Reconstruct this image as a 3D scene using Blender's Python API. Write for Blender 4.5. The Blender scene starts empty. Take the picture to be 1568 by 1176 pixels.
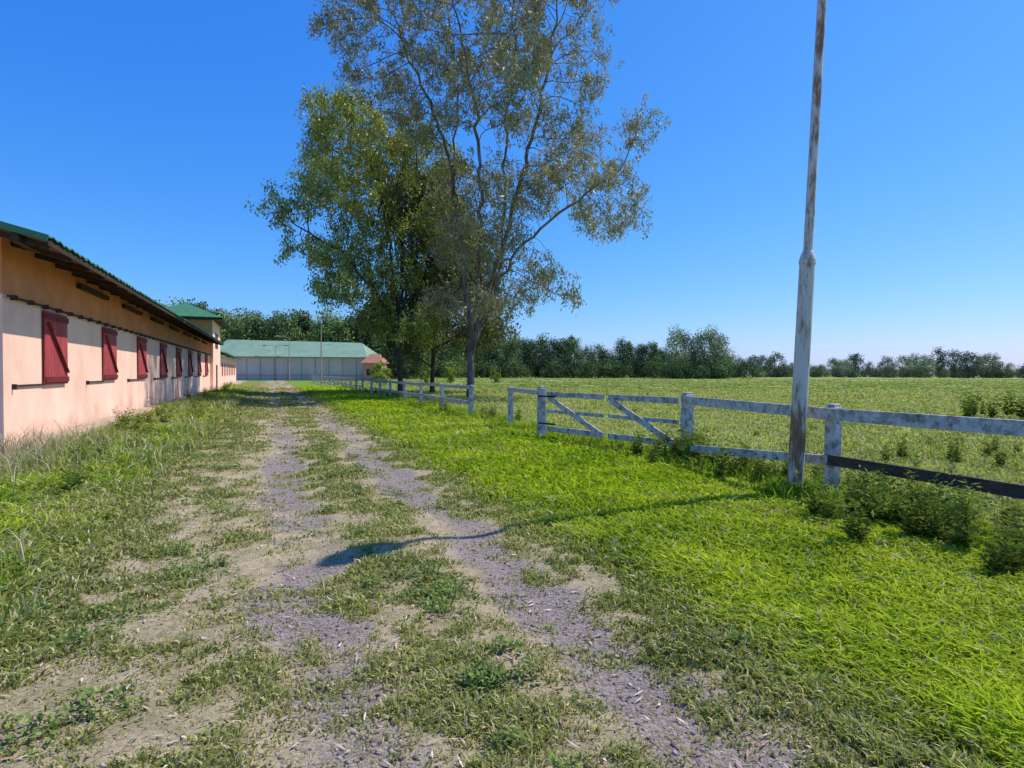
import bpy, math, random
import numpy as np
from mathutils import Vector
random.seed(7)
rng=np.random.default_rng(11)
scene=bpy.context.scene
# ---------------------------------------------------------------- frames
A,B=-0.38,0.925           # road direction u=(A,B), perpendicular v=(B,-A)
def XY(u,v): return (A*u+B*v, B*u-A*v)
def UV(x,y): return (A*x+B*y, B*x-A*y)
def P(u,v,z):
    x,y=XY(u,v); return (x,y,z)
# ---------------------------------------------------------------- noise
TAB=rng.random((256,256))
def vn(x,y,s=0):
    x=np.asarray(x,float)+s*17.3+1000; y=np.asarray(y,float)+s*31.7+1000
    xi=np.floor(x).astype(int); yi=np.floor(y).astype(int)
    fx=x-xi; fy=y-yi; fx=fx*fx*(3-2*fx); fy=fy*fy*(3-2*fy)
    a=TAB[xi%256,yi%256]; b=TAB[(xi+1)%256,yi%256]; c=TAB[xi%256,(yi+1)%256]; d=TAB[(xi+1)%256,(yi+1)%256]
    return (a*(1-fx)+b*fx)*(1-fy)+(c*(1-fx)+d*fx)*fy
def fbm(x,y,s=0):
    return (vn(x,y,s)+.5*vn(x*2.1,y*2.1,s+1)+.25*vn(x*4.3,y*4.3,s+2))/1.75
def sstep(a,b,x):
    t=np.clip((x-a)/(b-a),0,1); return t*t*(3-2*t)
def masks(u,v):
    n1=fbm(u*.8,v*.8,1); n2=fbm(u*2.6,v*2.6,4); n3=fbm(u*.22,v*.3,8); n4=fbm(u*7,v*7,12)
    vw=v+(n1-.5)*.6+(n2-.5)*.35+(n4-.5)*.12
    cov=np.interp(vw,[-4.3,-3.7,-1.9,-.9,-.25,.08,.46,.66,1.0,1.4,1.62,2.02,2.25,2.75,7],
                     [.10,.85,.88,.58,.44,.18,.18,.5,.68,.5,.16,.16,.5,1.0,1.0])
    far=sstep(9,30,u)
    cov=cov+far*.2*(1-cov)
    mid=1-np.abs(cov*2-1)**2
    cov=cov+(n2-.5)*1.6*mid+(n4-.5)*1.4*mid+(n3-.5)*.6*mid
    cov=np.clip(cov,0,1)
    rl=1-sstep(.14,.46,np.abs(vw-.28)); rr=1-sstep(.14,.46,np.abs(vw-1.82))
    rm=np.maximum(rl,rr)
    grav=np.clip(rm*(.30+1.5*(n1-.28))*(1-.35*far)+.35*sstep(.55,.75,n2)*rm,0,1)
    lush=sstep(2.2,3.0,vw)*(1-sstep(6.3,7.4,v))
    lush=lush*(1-.15*sstep(.46,.66,n3))*(1-.15*sstep(.5,.7,n1))
    lush=np.maximum(lush,.55*sstep(-1.2,-2.2,vw)*sstep(.40,.6,n1))
    field=sstep(6.3,7.6,v)
    return cov,grav,lush,field
def H(x,y):
    u,v=UV(x,y)
    near=1-sstep(40,80,np.hypot(x,y))
    h=(fbm(x*.5,y*.5,20)-.5)*.10+(fbm(x*2,y*2,23)-.5)*.035
    rut=np.exp(-((v-.28)/.3)**2)+np.exp(-((v-1.82)/.3)**2)
    return (h-.04*rut)*near
# ---------------------------------------------------------------- materials
def newmat(name):
    m=bpy.data.materials.new(name); m.use_nodes=True
    nt=m.node_tree; nt.nodes.clear()
    out=nt.nodes.new('ShaderNodeOutputMaterial')
    return m,nt,out
def N(nt,t,**k):
    n=nt.nodes.new(t)
    for a,b in k.items():
        if a in n.inputs: n.inputs[a].default_value=b
        else: setattr(n,a,b)
    return n
def ramp(nt,fac,stops):
    r=nt.nodes.new('ShaderNodeValToRGB'); e=r.color_ramp.elements
    while len(e)<len(stops): e.new(.5)
    for i,(p,c) in enumerate(stops):
        e[i].position=p; e[i].color=(c[0],c[1],c[2],1)
    nt.links.new(fac,r.inputs[0]); return r.outputs[0]
def mix(nt,f,a,b,bt='MIX'):
    m=nt.nodes.new('ShaderNodeMix'); m.data_type='RGBA'; m.blend_type=bt
    for s,val in ((m.inputs[0],f),(m.inputs[6],a),(m.inputs[7],b)):
        if isinstance(val,(int,float)): s.default_value=val
        elif isinstance(val,tuple): s.default_value=(*val,1)
        else: nt.links.new(val,s)
    return m.outputs[2]
def math_(nt,op,a,b=0.0,clamp=False):
    m=nt.nodes.new('ShaderNodeMath'); m.operation=op; m.use_clamp=clamp
    for s,val in ((m.inputs[0],a),(m.inputs[1],b)):
        if isinstance(val,(int,float)): s.default_value=val
        else: nt.links.new(val,s)
    return m.outputs[0]
def coords(nt,scale=(1,1,1)):
    tc=nt.nodes.new('ShaderNodeTexCoord'); mp=nt.nodes.new('ShaderNodeMapping')
    mp.inputs['Scale'].default_value=scale
    nt.links.new(tc.outputs['Object'],mp.inputs[0]); return mp.outputs[0]
def noise(nt,vec,scale,detail=4,rough=.6):
    n=nt.nodes.new('ShaderNodeTexNoise'); n.inputs['Scale'].default_value=scale
    n.inputs['Detail'].default_value=detail; n.inputs['Roughness'].default_value=rough
    nt.links.new(vec,n.inputs['Vector']); return n.outputs['Fac']
def surf(name,stops,scale=3,sc=(1,1,1),rough=.8,bump=.2,metal=0,detail=6,stain=None):
    m,nt,out=newmat(name); c=coords(nt,sc)
    f=noise(nt,c,scale,detail,.65)
    col=ramp(nt,f,stops)
    if stain:   # faint weather marks and splash dirt near the ground
        c2=coords(nt,(1,1,.4)); fs=noise(nt,c2,.8,7,.7)
        col=mix(nt,ramp(nt,fs,[(.52,(0,0,0)),(.75,(.35,.35,.35))]),col,stain)
        tc=nt.nodes.new('ShaderNodeTexCoord'); sp=nt.nodes.new('ShaderNodeSeparateXYZ'); nt.links.new(tc.outputs['Object'],sp.inputs[0])
        z=math_(nt,'ADD',sp.outputs[2],math_(nt,'MULTIPLY',math_(nt,'SUBTRACT',f,.5),1.8))
        col=mix(nt,ramp(nt,z,[(.0,(.7,.7,.7)),(.5,(.0,.0,.0))]),col,stain)
    b=N(nt,'ShaderNodeBsdfPrincipled',Roughness=rough,Metallic=metal)
    b.inputs['Specular IOR Level'].default_value=.3
    nt.links.new(col,b.inputs['Base Color'])
    if bump:
        bp=N(nt,'ShaderNodeBump',Strength=bump,Distance=.02)
        f2=noise(nt,c,scale*5,4,.6); nt.links.new(f2,bp.inputs['Height']); nt.links.new(bp.outputs[0],b.inputs['Normal'])
    nt.links.new(b.outputs[0],out.inputs[0]); return m
def leafmat(name,trans=.35,gloss=.06,tcol=(.30,.34,.02),objrand=False):
    m,nt,out=newmat(name)
    at=N(nt,'ShaderNodeAttribute',attribute_name='Col'); col=at.outputs['Color']
    if objrand:
        oi=nt.nodes.new('ShaderNodeObjectInfo'); r=ramp(nt,oi.outputs['Random'],[(0,(.60,.66,.70)),(.5,(.95,1.0,.85)),(1,(1.6,1.65,1.2))])
        col=mix(nt,1.0,col,r,'MULTIPLY')
    d=nt.nodes.new('ShaderNodeBsdfDiffuse'); t=nt.nodes.new('ShaderNodeBsdfTranslucent')
    nt.links.new(col,d.inputs[0]); last=d.outputs[0]
    if trans:
        tc=mix(nt,.35,col,tcol); nt.links.new(tc,t.inputs[0])
        mx=nt.nodes.new('ShaderNodeMixShader'); mx.inputs[0].default_value=trans
        nt.links.new(last,mx.inputs[1]); nt.links.new(t.outputs[0],mx.inputs[2]); last=mx.outputs[0]
    if gloss:
        g=nt.nodes.new('ShaderNodeBsdfGlossy'); g.inputs['Roughness'].default_value=.45
        g.inputs['Color'].default_value=(.85,.85,.75,1)
        m2=nt.nodes.new('ShaderNodeMixShader'); m2.inputs[0].default_value=gloss
        nt.links.new(last,m2.inputs[1]); nt.links.new(g.outputs[0],m2.inputs[2]); last=m2.outputs[0]
    nt.links.new(last,out.inputs[0]); return m
M_leaf=leafmat('leaf',.30,.05); M_grass=leafmat('grass_blade',.40,.0,(.46,.52,.02)); M_far=leafmat('far_leaf',0,0,objrand=True)
M_stone=leafmat('pebble',0,.0); M_weed=leafmat('weed_leaf',.3,.0)
M_bark=surf('bark',[(.25,(.06,.045,.035)),(.5,(.15,.12,.10)),(.75,(.36,.32,.28))],2.5,(1,1,.35),.9,.4)
M_bark_dark=surf('bark_dark',[(.3,(.03,.025,.02)),(.7,(.12,.09,.07))],3,(1,1,.3),.9,.4)
# ---------------------------------------------------------------- mesh helpers
COL=bpy.context.collection
def link(o,parent=None):
    COL.objects.link(o)
    if parent: o.parent=parent
    return o
def empty(name,loc=(0,0,0)):
    e=bpy.data.objects.new(name,None); e.empty_display_size=.3; COL.objects.link(e); return e
def npmesh(name,V,quads=None,tris=None,col=None,mat=None,smooth=False):
    V=np.asarray(V,np.float32); me=bpy.data.meshes.new(name)
    me.vertices.add(len(V)); me.vertices.foreach_set('co',V.ravel())
    parts=[];tot=[]
    if quads is not None and len(quads): parts.append(np.asarray(quads,np.int32).ravel()); tot.append(np.full(len(quads),4,np.int32))
    if tris is not None and len(tris): parts.append(np.asarray(tris,np.int32).ravel()); tot.append(np.full(len(tris),3,np.int32))
    L=np.concatenate(parts); T=np.concatenate(tot)
    me.loops.add(len(L)); me.loops.foreach_set('vertex_index',L)
    me.polygons.add(len(T)); st=np.concatenate([[0],np.cumsum(T)[:-1]]).astype(np.int32)
    me.polygons.foreach_set('loop_start',st); me.polygons.foreach_set('loop_total',T)
    if smooth: me.polygons.foreach_set('use_smooth',np.ones(len(T),bool))
    if col is not None:
        a=me.color_attributes.new('Col','FLOAT_COLOR','POINT')
        c=np.ones((len(V),4),np.float32); c[:,:3]=col; a.data.foreach_set('color',c.ravel())
    if mat: me.materials.append(mat)
    me.update(calc_edges=True); return me
def obj(name,me,parent=None):
    o=bpy.data.objects.new(name,me); return link(o,parent)
class MB:
    def __init__(s): s.v=[];s.f=[]
    def hexa(s,p):
        b=len(s.v); s.v+=p
        for f in ((0,3,2,1),(4,5,6,7),(0,1,5,4),(1,2,6,5),(2,3,7,6),(3,0,4,7)): s.f.append([b+i for i in f])
    def ubox(s,u0,u1,v0,v1,z0,z1):
        s.hexa([P(u0,v0,z0),P(u0,v1,z0),P(u1,v1,z0),P(u1,v0,z0),P(u0,v0,z1),P(u0,v1,z1),P(u1,v1,z1),P(u1,v0,z1)])
    def box(s,x0,x1,y0,y1,z0,z1):
        s.hexa([(x0,y0,z0),(x1,y0,z0),(x1,y1,z0),(x0,y1,z0),(x0,y0,z1),(x1,y0,z1),(x1,y1,z1),(x0,y1,z1)])
    def beam(s,a,b,w,h,up=(0,0,1)):
        a=Vector(a);b=Vector(b);d=(b-a).normalized();side=d.cross(Vector(up)).normalized();upv=side.cross(d).normalized()
        q=[]
        for e in (a,b):
            for sx,sz in ((-1,-1),(1,-1),(1,1),(-1,1)):
                q.append(tuple(e+side*sx*w/2+upv*sz*h/2))
        s.hexa(q)
    def poly(s,pts):
        b=len(s.v); s.v+=list(pts); s.f.append(list(range(b,b+len(pts))))
    def tube(s,pts,rad,n=12,cap=True):
        b=len(s.v)
        for i,p in enumerate(pts):
            p=Vector(p)
            d=(Vector(pts[min(i+1,len(pts)-1)])-Vector(pts[max(i-1,0)])).normalized()
            ref=Vector((0,1,0)) if abs(d.y)<.9 else Vector((1,0,0))
            x=d.cross(ref).normalized(); y=d.cross(x).normalized()
            for k in range(n):
                t=2*math.pi*k/n; s.v.append(tuple(p+(x*math.cos(t)+y*math.sin(t))*rad[i]))
        for i in range(len(pts)-1):
            for k in range(n):
                s.f.append([b+i*n+k,b+i*n+(k+1)%n,b+(i+1)*n+(k+1)%n,b+(i+1)*n+k])
        if cap:
            s.f.append([b+k for k in range(n)][::-1]); s.f.append([b+(len(pts)-1)*n+k for k in range(n)])
    def make(s,name,mat,parent=None,bevel=0,smooth=False):
        me=bpy.data.meshes.new(name); me.from_pydata([tuple(p) for p in s.v],[],s.f); me.materials.append(mat)
        import bmesh
        bm=bmesh.new(); bm.from_mesh(me); bmesh.ops.recalc_face_normals(bm,faces=bm.faces); bm.to_mesh(me); bm.free()
        if smooth:
            for p in me.polygons: p.use_smooth=True
        o=obj(name,me,parent)
        if bevel:
            m=o.modifiers.new('bevel','BEVEL'); m.width=bevel; m.segments=2
        return o
# ---------------------------------------------------------------- ground
def axis(lo,hi,step,g,end0,end1):
    mid=np.arange(lo,hi,step); a=[mid[-1]];s=step
    while a[-1]<end1: s*=g; a.append(a[-1]+s)
    b=[mid[0]];s=step
    while b[-1]>end0: s*=g; b.append(b[-1]-s)
    return np.concatenate([np.array(b[1:])[::-1],mid,np.array(a[1:])])
us=axis(0,13,.07,1.03,-300,2500); vs=axis(-6,8.5,.07,1.06,-2500,2500)
UU,VV=np.meshgrid(us,vs,indexing='ij'); X,Y=XY(UU,VV)
Z=H(X,Y); nu,nv=UU.shape
Vg=np.stack([X,Y,Z],-1).reshape(-1,3)
ii,jj=np.meshgrid(np.arange(nu-1),np.arange(nv-1),indexing='ij'); b0=(ii*nv+jj).ravel()
Q=np.stack([b0,b0+1,b0+nv+1,b0+nv],1)[:, ::-1]
cov,grav,lush,field=masks(UU,VV)
m,nt,out=newmat('ground_mat')
at=N(nt,'ShaderNodeAttribute',attribute_name='Col'); sep=nt.nodes.new('ShaderNodeSeparateColor'); nt.links.new(at.outputs['Color'],sep.inputs[0])
at2=N(nt,'ShaderNodeAttribute',attribute_name='Fld')
c=coords(nt)
nf=noise(nt,c,24,7,.75); nm=noise(nt,c,3.5,6,.7); nff=noise(nt,c,90,4,.7); nxl=noise(nt,c,.06,6,.6); nmm=noise(nt,c,.35,6,.7)
dirt=ramp(nt,nf,[(.3,(.20,.14,.09)),(.5,(.43,.33,.22)),(.7,(.60,.50,.35))])
dirt=mix(nt,ramp(nt,nff,[(.4,(0,0,0)),(.6,(.8,.8,.8))]),dirt,(.52,.43,.26))
dirt=mix(nt,ramp(nt,nm,[(.42,(0,0,0)),(.62,(.85,.85,.85))]),dirt,mix(nt,nff,(.15,.12,.065),(.40,.35,.18)))
vo=nt.nodes.new('ShaderNodeTexVoronoi'); vo.inputs['Scale'].default_value=60; nt.links.new(c,vo.inputs['Vector'])
sv=nt.nodes.new('ShaderNodeSeparateColor'); nt.links.new(vo.outputs['Color'],sv.inputs[0])
gravc=ramp(nt,sv.outputs[0],[(.0,(.12,.095,.085)),(.5,(.26,.215,.195)),(.9,(.43,.375,.345))])
gravc=mix(nt,math_(nt,'MULTIPLY',nf,.8),gravc,(.30,.235,.20))
gfac=ramp(nt,math_(nt,'ADD',sep.outputs[1],math_(nt,'MULTIPLY',math_(nt,'SUBTRACT',nf,.5),1.8)),[(.2,(0,0,0)),(.6,(.95,.95,.95))])
col=mix(nt,gfac,dirt,gravc)
gf=ramp(nt,nf,[(.3,(.09,.10,.025)),(.55,(.20,.21,.06)),(.75,(.37,.33,.13))])
gl=ramp(nt,nf,[(.3,(.08,.15,.012)),(.6,(.21,.31,.025)),(.8,(.34,.41,.05))])
gfield=ramp(nt,noise(nt,c,1.3,8,.7),[(.30,(.14,.20,.035)),(.5,(.30,.35,.075)),(.68,(.46,.46,.15))])
gfield=mix(nt,ramp(nt,nmm,[(.38,(.75,.75,.75)),(.55,(0,0,0))]),gfield,(.14,.20,.045))
gfield=mix(nt,ramp(nt,nxl,[(.35,(0,0,0)),(.7,(.7,.7,.7))]),gfield,mix(nt,nmm,(.18,.25,.055),(.42,.43,.16)))
g=mix(nt,sep.outputs[2],gf,gl); g=mix(nt,at2.outputs['Fac'],g,gfield)
cf=math_(nt,'ADD',sep.outputs[0],math_(nt,'MULTIPLY',math_(nt,'SUBTRACT',nf,.5),1.6))
cf=ramp(nt,cf,[(.35,(0,0,0)),(.7,(1,1,1))])
col=mix(nt,cf,col,g)
bs=N(nt,'ShaderNodeBsdfPrincipled',Roughness=.95); bs.inputs['Specular IOR Level'].default_value=.1
nt.links.new(col,bs.inputs['Base Color'])
bp=N(nt,'ShaderNodeBump',Strength=.8,Distance=.03); hh=math_(nt,'ADD',math_(nt,'ADD',nf,math_(nt,'MULTIPLY',nff,.4)),math_(nt,'MULTIPLY',math_(nt,'MULTIPLY',vo.outputs['Distance'],-.6),gfac))
nt.links.new(hh,bp.inputs['Height']); nt.links.new(bp.outputs[0],bs.inputs['Normal']); nt.links.new(bs.outputs[0],out.inputs[0])
me=npmesh('ground',Vg,quads=Q,col=np.stack([cov,grav,lush],-1).reshape(-1,3),mat=m,smooth=True)
a=me.attributes.new('Fld','FLOAT','POINT'); a.data.foreach_set('value',field.ravel().astype(np.float32))
obj('ground',me)
# ---------------------------------------------------------------- grass blades
def blades(name,x,y,h,w,col,lean=.5,mat=M_grass,zoff=0,flat=None):
    n=len(x); z=H(x,y)-.005+zoff
    yaw=rng.random(n)*2*np.pi; la=rng.random(n)*2*np.pi; ln=h*lean*(.3+rng.random(n))
    dx=np.cos(yaw)*w/2; dy=np.sin(yaw)*w/2; lx=np.cos(la)*ln; ly=np.sin(la)*ln
    V=np.empty((n,5,3)); 
    V[:,0]=np.stack([x-dx*.7,y-dy*.7,z],1); V[:,1]=np.stack([x+dx*.7,y+dy*.7,z],1)
    V[:,2]=np.stack([x-dx+lx*.35,y-dy+ly*.35,z+h*.6],1); V[:,3]=np.stack([x+dx+lx*.35,y+dy+ly*.35,z+h*.6],1)
    V[:,4]=np.stack([x+lx,y+ly,z+h*(1-.3*lean)],1)
    b=np.arange(n)*5
    q=np.stack([b,b+1,b+3,b+2],1); t=np.stack([b+2,b+3,b+4],1)
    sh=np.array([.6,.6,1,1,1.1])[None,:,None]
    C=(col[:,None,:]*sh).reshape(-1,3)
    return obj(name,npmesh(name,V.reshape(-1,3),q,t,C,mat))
def pal(n,a,b,t=None,jit=.25):
    t=rng.random(n) if t is None else t
    c=np.array(a)[None]*(1-t[:,None])+np.array(b)[None]*t[:,None]
    return c*(1+(rng.random((n,1))-.5)*2*jit)
def sample(n,d0,d1,p=1.0):
    r=rng.random(n)
    d=d0*(d1/d0)**r
    hw=d*.96+1.0
    x=(rng.random(n)*2-1)*hw
    return x,d
x,y=sample(740000,1.2,60)
u,v=UV(x,y); cv,gr,lu,fi=masks(u,v)
cl=fbm(x*2.6,y*2.6,40); cl2=fbm(x*7,y*7,44)
keep=(rng.random(len(x))<np.clip(cv*(.25+.75*cl+.65*cl2)-.05,0,1))&(v>-4.15)
keep&=~((fi>.5)&(rng.random(len(x))<.4))
x,y,u,v,cv,gr,lu,fi,cl,cl2=[a[keep] for a in (x,y,u,v,cv,gr,lu,fi,cl,cl2)]
n=len(x); d=np.hypot(x,y)
big=fbm(x*.6,y*.6,50)
left=sstep(-1.1,-2.4,v)
h=.020+.03*cv+lu*(.02+.06*big)+fi*.025+left*(.03+.11*big)
h=h*(.45+.8*rng.random(n)+.6*cl2)*(1+d/50)
w=(.0035+.003*rng.random(n)+.003*lu)*(1+d/3.4)
t=np.clip(rng.random(n)*.7+1.3*(fbm(x*1.2,y*1.2,60)-.36)+.4*(fbm(x*.35,y*.35,66)-.5),0,1)
cl_l=pal(n,(.17,.32,.012),(.54,.66,.03),t)
cl_d=pal(n,(.14,.19,.05),(.42,.43,.13),t)
cl_v=pal(n,(.15,.25,.03),(.48,.53,.10),t)
cl_f=pal(n,(.19,.28,.045),(.52,.55,.15),t)
C=cl_d*(1-left[:,None])+cl_v*left[:,None]
C=C*(1-lu[:,None])+cl_l*lu[:,None]; C=C*(1-fi[:,None])+cl_f*fi[:,None]
dry=(rng.random(n)<np.clip(.26*(1-lu)+.02,0,1)); C[dry]=pal(dry.sum(),(.50,.42,.22),(.70,.60,.36))
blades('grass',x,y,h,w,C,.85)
# dry thatch lying flat on the bare soil
x,y=sample(160000,1.2,22); u,v=UV(x,y); cv,gr,lu,fi=masks(u,v)
k=(v>-4)&(v<2.9)&(rng.random(len(x))<np.clip(.95-gr*1.0,0.08,1)*(.3+fbm(x*3,y*3,47)));x,y=x[k],y[k];n=len(x)
tc_=pal(n,(.36,.28,.17),(.68,.58,.38)); kg=rng.random(n)<.28; tc_[kg]=pal(kg.sum(),(.16,.22,.05),(.38,.42,.14))
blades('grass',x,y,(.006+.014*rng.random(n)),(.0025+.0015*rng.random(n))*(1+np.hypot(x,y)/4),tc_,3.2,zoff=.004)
# tufts of the far pasture
x,y=sample(70000,50,230); u,v=UV(x,y); k=(v>7)&(fbm(x*.12,y*.12,80)+.3*rng.random(len(x))>.5); x,y=x[k],y[k]; n=len(x)
blades('pasture_tufts',x,y,.06+.12*rng.random(n)**2,(.25+.4*rng.random(n)),pal(n,(.18,.26,.06),(.52,.54,.20)),.8)
# taller seeded grass on the left verge
n=24000
uu=3+rng.random(n)**1.3*32; vv=-3.9+rng.random(n)*2.5
k=(fbm(uu*.7,vv*.9,70)+.25*(vv<-3)>.56); uu,vv=uu[k],vv[k]; x,y=XY(uu,vv); n=len(x)
h=.10+.38*rng.random(n)**1.6; t=rng.random(n)
C=pal(n,(.14,.24,.03),(.46,.50,.14),t); dr=rng.random(n)<.33; C[dr]=pal(dr.sum(),(.54,.45,.27),(.72,.62,.42))
blades('tall_grass',x,y,h,.005+.005*rng.random(n)+.0007*np.hypot(x,y),C,.6)
# straw coloured flowering grasses by the near wall corner
n=1500
uu=rng.normal(12.4,2.0,n); vv=rng.normal(-3.95,.5,n); x,y=XY(uu,vv)
blades('tall_grass',x,y,.3+.45*rng.random(n)**1.5,.007+.005*rng.random(n),pal(n,(.38,.32,.16),(.64,.52,.38)),.6)
# tall along the fence and round the pole
n=15000
uu=1.0+rng.random(n)**1.2*34; vv=6.7+rng.normal(0,.3,n)
k=fbm(uu*.9,vv*.9,75)>.45; uu,vv=uu[k],vv[k]
pu,pv=UV(3.62,7.5); m_=1700; uu=np.concatenate([uu,pu+rng.normal(0,.2,m_)]); vv=np.concatenate([vv,pv+rng.normal(0,.2,m_)])
x,y=XY(uu,vv); n=len(x)
blades('tall_grass',x,y,.10+.25*rng.random(n)**1.4,.007+.006*rng.random(n)+.0008*np.hypot(x,y),pal(n,(.13,.25,.015),(.44,.56,.06)),.6)
# ---------------------------------------------------------------- generic leaf quads
def quadleaves(c,ax,L,W,nrm=None):
    n=len(c); ax=ax/np.linalg.norm(ax,axis=1,keepdims=True)
    r=rng.normal(size=(n,3)) if nrm is None else nrm
    s=np.cross(ax,r); s/=np.linalg.norm(s,axis=1,keepdims=True)+1e-9
    L=np.broadcast_to(L,n)[:,None]; W=np.broadcast_to(W,n)[:,None]
    V=np.stack([c-ax*L/2,c+s*W/2-ax*L*.05,c+ax*L/2,c-s*W/2-ax*L*.05],1)
    b=np.arange(n)*4
    return V.reshape(-1,3),np.stack([b,b+1,b+2,b+3],1)
def clumps(name,cx,cy,rad,cnt,L,W,c0,c1,hgt):
    tot=int(sum(cnt)); idx=np.repeat(np.arange(len(cx)),cnt)
    a=rng.random(tot)*2*np.pi; r=rad[idx]*rng.random(tot)**.6*(1+.5*np.sin(a*3+idx))
    x=cx[idx]+np.cos(a)*r*1.3; y=cy[idx]+np.sin(a)*r; z=H(x,y)+hgt*(.15+rng.random(tot))*np.clip(1.1-(r/rad[idx])**2*.6,.1,1)
    ax=np.stack([np.cos(a),np.sin(a),.1+.5*rng.random(tot)],1)+rng.normal(0,.6,(tot,3))
    V,Qd=quadleaves(np.stack([x,y,z],1),ax,L*(.5+rng.random(tot)),W*(.5+rng.random(tot)),nrm=np.stack([rng.normal(0,.5,tot),rng.normal(0,.5,tot),np.ones(tot)],1))
    C=np.repeat(pal(tot,c0,c1),4,0)
    return obj(name,npmesh(name,V,Qd,None,C,M_weed))
pts=[];
for _ in range(40):
    pts.append((random.uniform(2.0,16),random.gauss(1.05,.2),random.uniform(.06,.16)))
for _ in range(80):
    pts.append((random.uniform(2.0,20),random.uniform(-3.4,-.6),random.uniform(.08,.24)))
for _ in range(90):
    pts.append((random.uniform(2,18),random.uniform(2.5,5.8),random.uniform(.06,.16)))
for (px,py,r) in ((350,785,.3),(320,865,.2),(285,880,.22),(700,742,.22),(850,800,.26),(640,885,.25),(690,905,.18),(800,740,.2)):
    dd=1440/(py-570); xx=(px-784)/900*dd; a_,b_=UV(xx,dd); pts.append((a_,b_,r))
pa=np.array(pts); cx,cy=XY(pa[:,0],pa[:,1])
clumps('clover_patch',cx,cy,pa[:,2],(pa[:,2]*1100).astype(int),.034,.018,(.10,.17,.04),(.27,.35,.11),.07)
# ---------------------------------------------------------------- weeds
def weed_template(nst,ht,spread,L,W,c0,c1,lps=16):
    cs=[];ax=[];cc=[]
    for i in range(nst):
        a=random.random()*6.28; b=random.random()*spread; hh=ht*random.uniform(.5,1.15)
        tip=np.array([math.cos(a)*b,math.sin(a)*b,hh])
        for k in range(lps):
            t=.15+.85*(k+random.random())/lps
            p=tip*t*np.array([t**.4,t**.4,1]); a2=random.random()*6.28
            dirv=np.array([math.cos(a2),math.sin(a2),random.uniform(-.1,.8)])
            dirv/=np.linalg.norm(dirv); l=L*random.uniform(.6,1.2)*(1.2-.6*t)
            cs.append(p+dirv*l*.5); ax.append(dirv*l); tt=t*.6+.4*random.random(); cc.append((np.array(c0)*(1-tt)+np.array(c1)*tt)*random.uniform(.7,1.2))
    cs=np.array(cs);ax=np.array(ax);l=np.linalg.norm(ax,axis=1)
    V,Qd=quadleaves(cs,ax,l,l*W)
    return V,Qd,np.repeat(np.array(cc),4,0)
def scatter(name,templates,pos,scl,mat):
    Vs=[];Qs=[];Cs=[];off=0
    for (x,y),s in zip(pos,scl):
        V,Qd,C=templates[random.randrange(len(templates))]
        a=random.random()*6.28; ca,sa=math.cos(a),math.sin(a)
        W=V*s; W=np.stack([W[:,0]*ca-W[:,1]*sa+x,W[:,0]*sa+W[:,1]*ca+y,W[:,2]+float(H(x,y))-.02],1)
        Vs.append(W);Qs.append(Qd+off);Cs.append(C*random.uniform(.8,1.2));off+=len(W)
    return obj(name,npmesh(name,np.concatenate(Vs),np.concatenate(Qs),None,np.concatenate(Cs),mat))
T1=[weed_template(12,.62,.34,.13,.30,(.05,.085,.015),(.24,.32,.06)) for _ in range(6)]
T2=[weed_template(9,.3,.25,.10,.35,(.10,.16,.03),(.32,.40,.08),12) for _ in range(4)]
pos=[];sc=[]
for _ in range(85):      # near fence right of the pole
    pos.append(XY(random.uniform(.6,4.9),random.gauss(6.1,.38))); sc.append(random.uniform(.45,1.0))
for _ in range(26):      # between gate post and pole
    pos.append(XY(random.uniform(5.8,9.4),random.gauss(6.75,.3))); sc.append(random.uniform(.5,.95))
for _ in range(10):
    pos.append(XY(random.gauss(8.3,.35),random.gauss(6.8,.2))); sc.append(random.uniform(.8,1.15))
for _ in range(60):
    pos.append(XY(random.uniform(14,60),random.gauss(6.9,.3))); sc.append(random.uniform(.5,.9))
scatter('fence_weeds',T1,pos,sc,M_weed)
pos=[];sc=[]
for _ in range(200):
    dd=8*(70/8)**random.random(); xx=random.uniform(-.2,1.1)*dd
    if UV(xx,dd)[1]<7.6: continue
    pos.append((xx,dd)); sc.append(random.uniform(.4,.9))
scatter('paddock_weeds',T2,pos,sc,M_weed)
pos=[];sc=[]
for _ in range(18):
    dd=random.uniform(17,22); pos.append((random.uniform(.77,1.0)*dd,dd)); sc.append(random.uniform(1.0,1.8))
for _ in range(7):
    dd=random.uniform(10,12); pos.append((random.uniform(.62,.9)*dd,dd)); sc.append(random.uniform(.6,.9))
scatter('field_shrubs',T1,pos,sc,M_weed)
pos=[];sc=[]
for _ in range(80):
    pos.append(XY(random.uniform(4,34),random.uniform(-4.0,-2.2))); sc.append(random.uniform(.4,.85))
for _ in range(40):
    pos.append(XY(random.uniform(17,70),random.uniform(-3.9,-3.2))); sc.append(random.uniform(.7,1.3))
scatter('verge_weeds',T1+T2,pos,sc,M_weed)
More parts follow.
